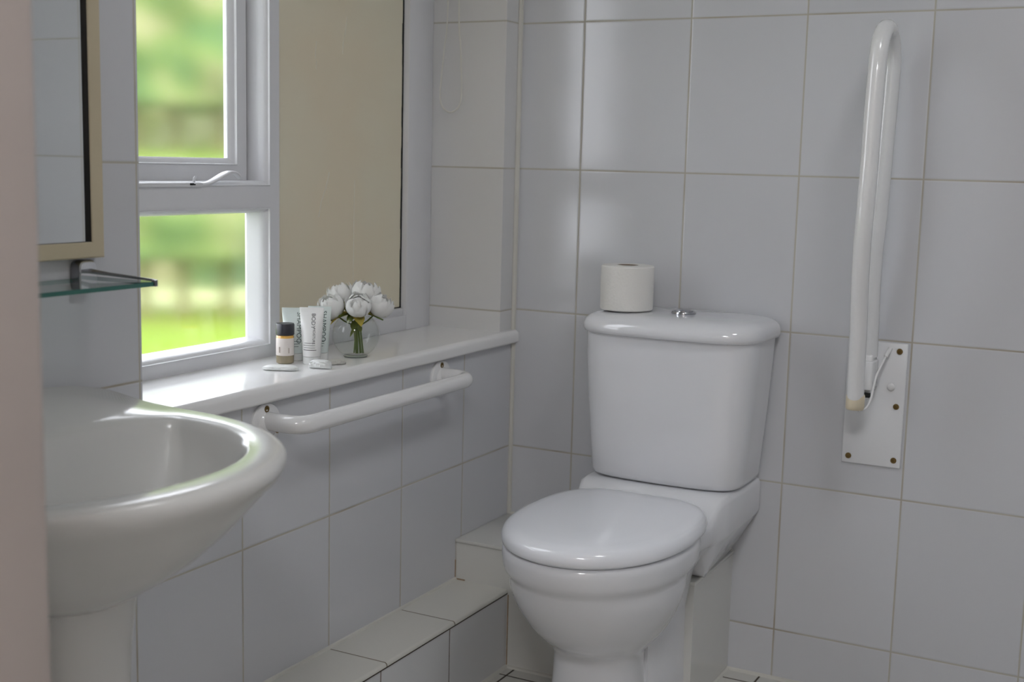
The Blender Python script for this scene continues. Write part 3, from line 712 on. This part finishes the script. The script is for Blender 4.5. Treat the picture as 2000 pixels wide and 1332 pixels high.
peony(off(-.048, .101, -.014), 0.0259, off(-.5, .9, -.5), 11, 'leftmost white peony, spreading low over the white tube', (.004, -.003, .007))
peony(off(-.033, .123, .016), 0.0248, off(-.3, 1, .1), 12, 'upper left white peony behind the lowest left bloom', (.000, .004, .007))
peony(off(.008, .106, -.026), 0.0248, off(.0, .75, -.7), 13, 'round white peony facing the room at the centre of the bunch', (.006, -.001, .007))
peony(off(.018, .126, .010), 0.0281, off(.15, 1, -.1), 14, 'topmost white peony of the bunch', (.009, .003, .007))
peony(off(.049, .104, -.002), 0.0248, off(.6, .9, -.2), 15, 'rightmost white peony, leaning toward the reveal', (.014, .006, .007))
# leaves of the bunch
def leaf_mesh(bm, p0, p1, w, sag):
    p0, p1 = Vector(p0), Vector(p1); d = p1-p0; s = d.cross(UP).normalized(); n = 9; L_, R_, C_ = [], [], []
    for k in range(n):
        t = k/(n-1); c = p0+d*t+UP*(sag*4*t*(1-t)); ww = w*math.sin(PI*(.06+.92*t))
        C_.append(bm.verts.new(c-UP*ww*.25)); L_.append(bm.verts.new(c-s*ww)); R_.append(bm.verts.new(c+s*ww))
    for k in range(n-1):
        bm.faces.new((L_[k], C_[k], C_[k+1], L_[k+1])); bm.faces.new((C_[k], R_[k], R_[k+1], C_[k+1]))
lf = tag(empty('foliage_sprig', VC), 'green and yellow leafy sprig under the blooms in the glass bowl', 'foliage')
for a, b_, w, s_, mt in ((off(-.008, .088), off(-.046, .066, -.03), .010, .010, leafy), (off(0, .085), off(-.030, .083, -.035), .011, .004, leafm), (off(.002, .086, -.01), off(.016, .066, -.042), .012, .006, leafy), (off(.004, .09), off(-.012, .070, -.035), .011, .004, leafm),
                        (off(.01, .088), off(.062, .082, -.015), .006, .004, leafy), (off(.0, .065), off(-.010, .040, -.010), .005, .0, leafm), (off(.004, .07), off(.012, .050, -.012), .006, .0, leafm), (off(.002, .075), off(-.004, .055, -.02), .009, .0, leafm)):
    bm = bmesh.new(); leaf_mesh(bm, a, b_, w, s_); mesh('leaf', bm, mt, lf, smooth=70)
bm = bmesh.new()
for (a, b_) in ((off(.018, .088), off(.056, .077, -.02)), (off(-.004, .088), off(-.036, .078, -.02)), (off(.0, .075), off(.003, .008, .002)), (off(.004, .07), off(.012, .008, -.004)), (off(.002, .07), off(-.002, .008, -.006))):
    tube(bm, [a, (Vector(a)+Vector(b_))/2+Vector((0, 0, .001)), b_], .0015, 7)
mesh('stems', bm, stemm, lf)

# ------------------------------------------------------------------ lamps
def emis(name, col, st):
    m = bpy.data.materials.new(name); m.use_nodes = True; b = m.node_tree.nodes['Principled BSDF']
    b.inputs['Base Color'].default_value = (.8, .8, .8, 1); b.inputs['Emission Color'].default_value = col; b.inputs['Emission Strength'].default_value = st; return m
def ceiling_lamp(loc, r, st, label, col=(1, .96, .90, 1)):
    t = tag(empty('ceiling_lamp', loc), label, 'lamp')
    bm = bmesh.new(); lathe(bm, [(r*.98, 0), (r*.98, -.012), (r*.94, -.016)], seg=48); mesh('lamp_base', bm, enamel, t)
    bm = bmesh.new(); lathe(bm, [(r*.93, -.014), (r*.90, -.035), (r*.72, -.055), (r*.4, -.066), (.003, -.070)], seg=48); mesh('diffuser', bm, emis('lamp_glow', col, st), t)
ceiling_lamp((1.35, -1.10, ZC), .19, 17, 'round opal ceiling lamp above the bathroom floor', (.965, .98, 1, 1))
ceiling_lamp((1.40, -3.1, ZC), .30, 30, 'added unseen fill lamp on the landing ceiling, lighting the bathroom from the front', (.97, .98, 1, 1))  # added out of view as fill, for flat frontal light

# ------------------------------------------------------------------ garden outside the window
GU = Vector((-.669, .743, 0)); GV = Vector((.743, .669, 0)); C0 = Vector((CAM.x, CAM.y, 0))
def gp(d, k, z=0): v = C0+GU*d+GV*k; return Vector((v.x, v.y, z))
def soft_mat(name, c0, c1, c2, scale, seed=0, thin=False):
    m = bpy.data.materials.new(name); m.use_nodes = True; nt = m.node_tree; b = nt.nodes['Principled BSDF']; b.inputs['Roughness'].default_value = 1; b.inputs['Specular IOR Level'].default_value = 0
    g = nd(nt, 'ShaderNodeNewGeometry'); mp = nd(nt, 'ShaderNodeMapping'); mp.inputs['Location'].default_value = (seed, seed*2, seed*.5)
    n = nd(nt, 'ShaderNodeTexNoise'); n.inputs['Scale'].default_value = scale; n.inputs['Detail'].default_value = .5
    nt.links.new(g.outputs['Position'], mp.inputs[0]); nt.links.new(mp.outputs[0], n.inputs['Vector'])
    r = nd(nt, 'ShaderNodeValToRGB'); e = r.color_ramp.elements; e[0].position = .3; e[0].color = c0; e[1].position = .7; e[1].color = c2; x = e.new(.5); x.color = c1
    nt.links.new(n.outputs['Fac'], r.inputs[0]); nt.links.new(r.outputs[0], b.inputs['Base Color'])
    if thin:      # leaves let light through
        t = nd(nt, 'ShaderNodeBsdfTranslucent'); mx = nd(nt, 'ShaderNodeMixShader'); mx.inputs[0].default_value = .5; out = nt.nodes['Material Output']
        nt.links.new(r.outputs[0], t.inputs[0]); nt.links.new(b.outputs[0], mx.inputs[1]); nt.links.new(t.outputs[0], mx.inputs[2]); nt.links.new(mx.outputs[0], out.inputs[0])
    return m
lawn_m = soft_mat('lawn', (0.101, 0.158, 0.022, 1), (0.122, 0.180, 0.029, 1), (0.151, 0.194, 0.036, 1), .9)
path_m = soft_mat('pale_path', (0.221, 0.264, 0.085, 1), (0.374, 0.383, 0.238, 1), (0.238, 0.281, 0.093, 1), 2.2, 3)
hedge_m = soft_mat('hedge_mixed', (0.061, 0.118, 0.046, 1), (0.114, 0.160, 0.049, 1), (0.190, 0.186, 0.099, 1), 2.2, 4)
trunk_m = soft_mat('trunk', (0.136, 0.122, 0.048, 1), (0.150, 0.129, 0.054, 1), (0.136, 0.136, 0.048, 1), 3, 1)
bm = bmesh.new(); box(bm, -30, -.30, -8, 34, -.3, -.02); struct(mesh('ground', bm, lawn_m, smooth=0))
def gbox(d0, d1, k0, k1, z0, z1, bm):
    vs = [bm.verts.new(gp(d, k, z)) for d in (d0, d1) for k in (k0, k1) for z in (z0, z1)]
    for q in ((0, 1, 3, 2), (4, 6, 7, 5), (0, 4, 5, 1), (2, 3, 7, 6), (0, 2, 6, 4), (1, 5, 7, 3)): bm.faces.new([vs[i] for i in q])
bm = bmesh.new(); gbox(9.5, 10.8, -5, 5, -.02, 0, bm); tag(mesh('garden_path', bm, path_m, smooth=0), 'pale sunlit path across the lawn beyond the window', 'path')
bm = bmesh.new(); gbox(16, 34, -14, 14, -.02, 1.14, bm); struct(mesh('ground_terrace', bm, lawn_m, smooth=0))
bm = bmesh.new(); gbox(19.5, 19.8, -9, 9, 1.14, 1.66, bm); bmesh.ops.bevel(bm, geom=bm.edges[:], offset=.1, segments=4, affect='EDGES')
tag(mesh('garden_wall', bm, soft_mat('wall_bright_patches', (.30, .34, .12, 1), (.62, .62, .42, 1), (.36, .40, .16, 1), 1.6, 6)), 'low wall on the raised lawn, painted with bright patches behind the stems of the tall hedge', 'wall')  # pale blotches in the colour paint the bright patches between the stems
def hedge(d0, d1, k0, k1, z0, z1, nk, nz, amp, seed, label, stems=(), base=0, tr=.05):
    """clipped hedge: softly billowing front, top and underside, optionally standing on bare stems"""
    t = tag(empty('hedge', gp((d0+d1)/2, (k0+k1)/2, base if stems else z0)), label, 'hedge'); o = Vector(t.location); bm = bmesh.new()
    f = lambda u, w: amp*(math.sin(3.1*u/amp*.3+seed)*math.sin(2.3*w/amp*.3+seed*2)+.6*math.sin(5.7*u/amp*.3+1+w)+.5*math.sin(4.9*w/amp*.3+u*2))
    rows = []
    if stems:
        for q in range(5, 0, -1):
            rows.append([bm.verts.new(gp(d0+(d1-d0)*q/5*.9+.08, k0+(k1-k0)*i/nk, z0-.25*f(k0+(k1-k0)*i/nk, 1)*math.sin(PI*q/6))-o) for i in range(nk+1)])
        for k in stems:
            c = gp((d0+d1)/2, k, 0)-o; sb = bmesh.new(); tube(sb, [(c.x, c.y, 0), (c.x, c.y, (z0-base)*.5), (c.x, c.y, (z0-base)*.8), (c.x, c.y, z0-base+.3)], [tr*1.15, tr, tr*1.25, tr*2.2], 16); mesh('stem', sb, trunk_m, t)
    for j in range(nz+8):
        row = []
        for i in range(nk+1):
            u = k0+(k1-k0)*i/nk
            if j <= nz: w = z0+(z1-z0)*j/nz; d = d0+f(u, w)*.5+.3*(d1-d0)*(j/nz)**6
            else: w = z1; d = d0+.3*(d1-d0)+(d1-d0)*.7*(j-nz)/7
            row.append(bm.verts.new(gp(d, u, w+(.35*f(u, 3) if j >= nz*.7 else 0)*min(1, (j-nz*.7)/(nz*.3)))-o))
        rows.append(row)
    for a_, b_ in zip(rows, rows[1:]):
        for i in range(nk): bm.faces.new((a_[i], a_[i+1], b_[i+1], b_[i]))
    mesh('foliage', bm, hedge_m, t, smooth=180)
hedge(8.75, 9.35, -1.3, 1.3, .40, 1.06, 60, 12, .09, 3, 'green hedge raised on bare stems, nearest the window, seen through the lower light', (-1.12, -.86, -.60, -.33, -.07, .22, .48, .74, 1.0), -.02, .042)
hedge(10.9, 12.2, -2.4, 2.4, -.02, 1.0, 60, 20, .16, 5, 'low mixed green hedge behind the pale path')
hedge(17.6, 18.8, -3.2, 3.2, 1.76, 4.4, 90, 36, .2, 9, 'tall green hedge raised on thick bare stems, seen through the upper light', (-2.9, -2.3, -1.75, -1.25, -.76, -.21, .40, .95, 1.5, 2.05, 2.6), 1.14, .085)
hedge(22, 23.8, -5, 5, 1.14, 6.2, 110, 50, .3, 6, 'tallest mixed green hedge at the back of the raised lawn')
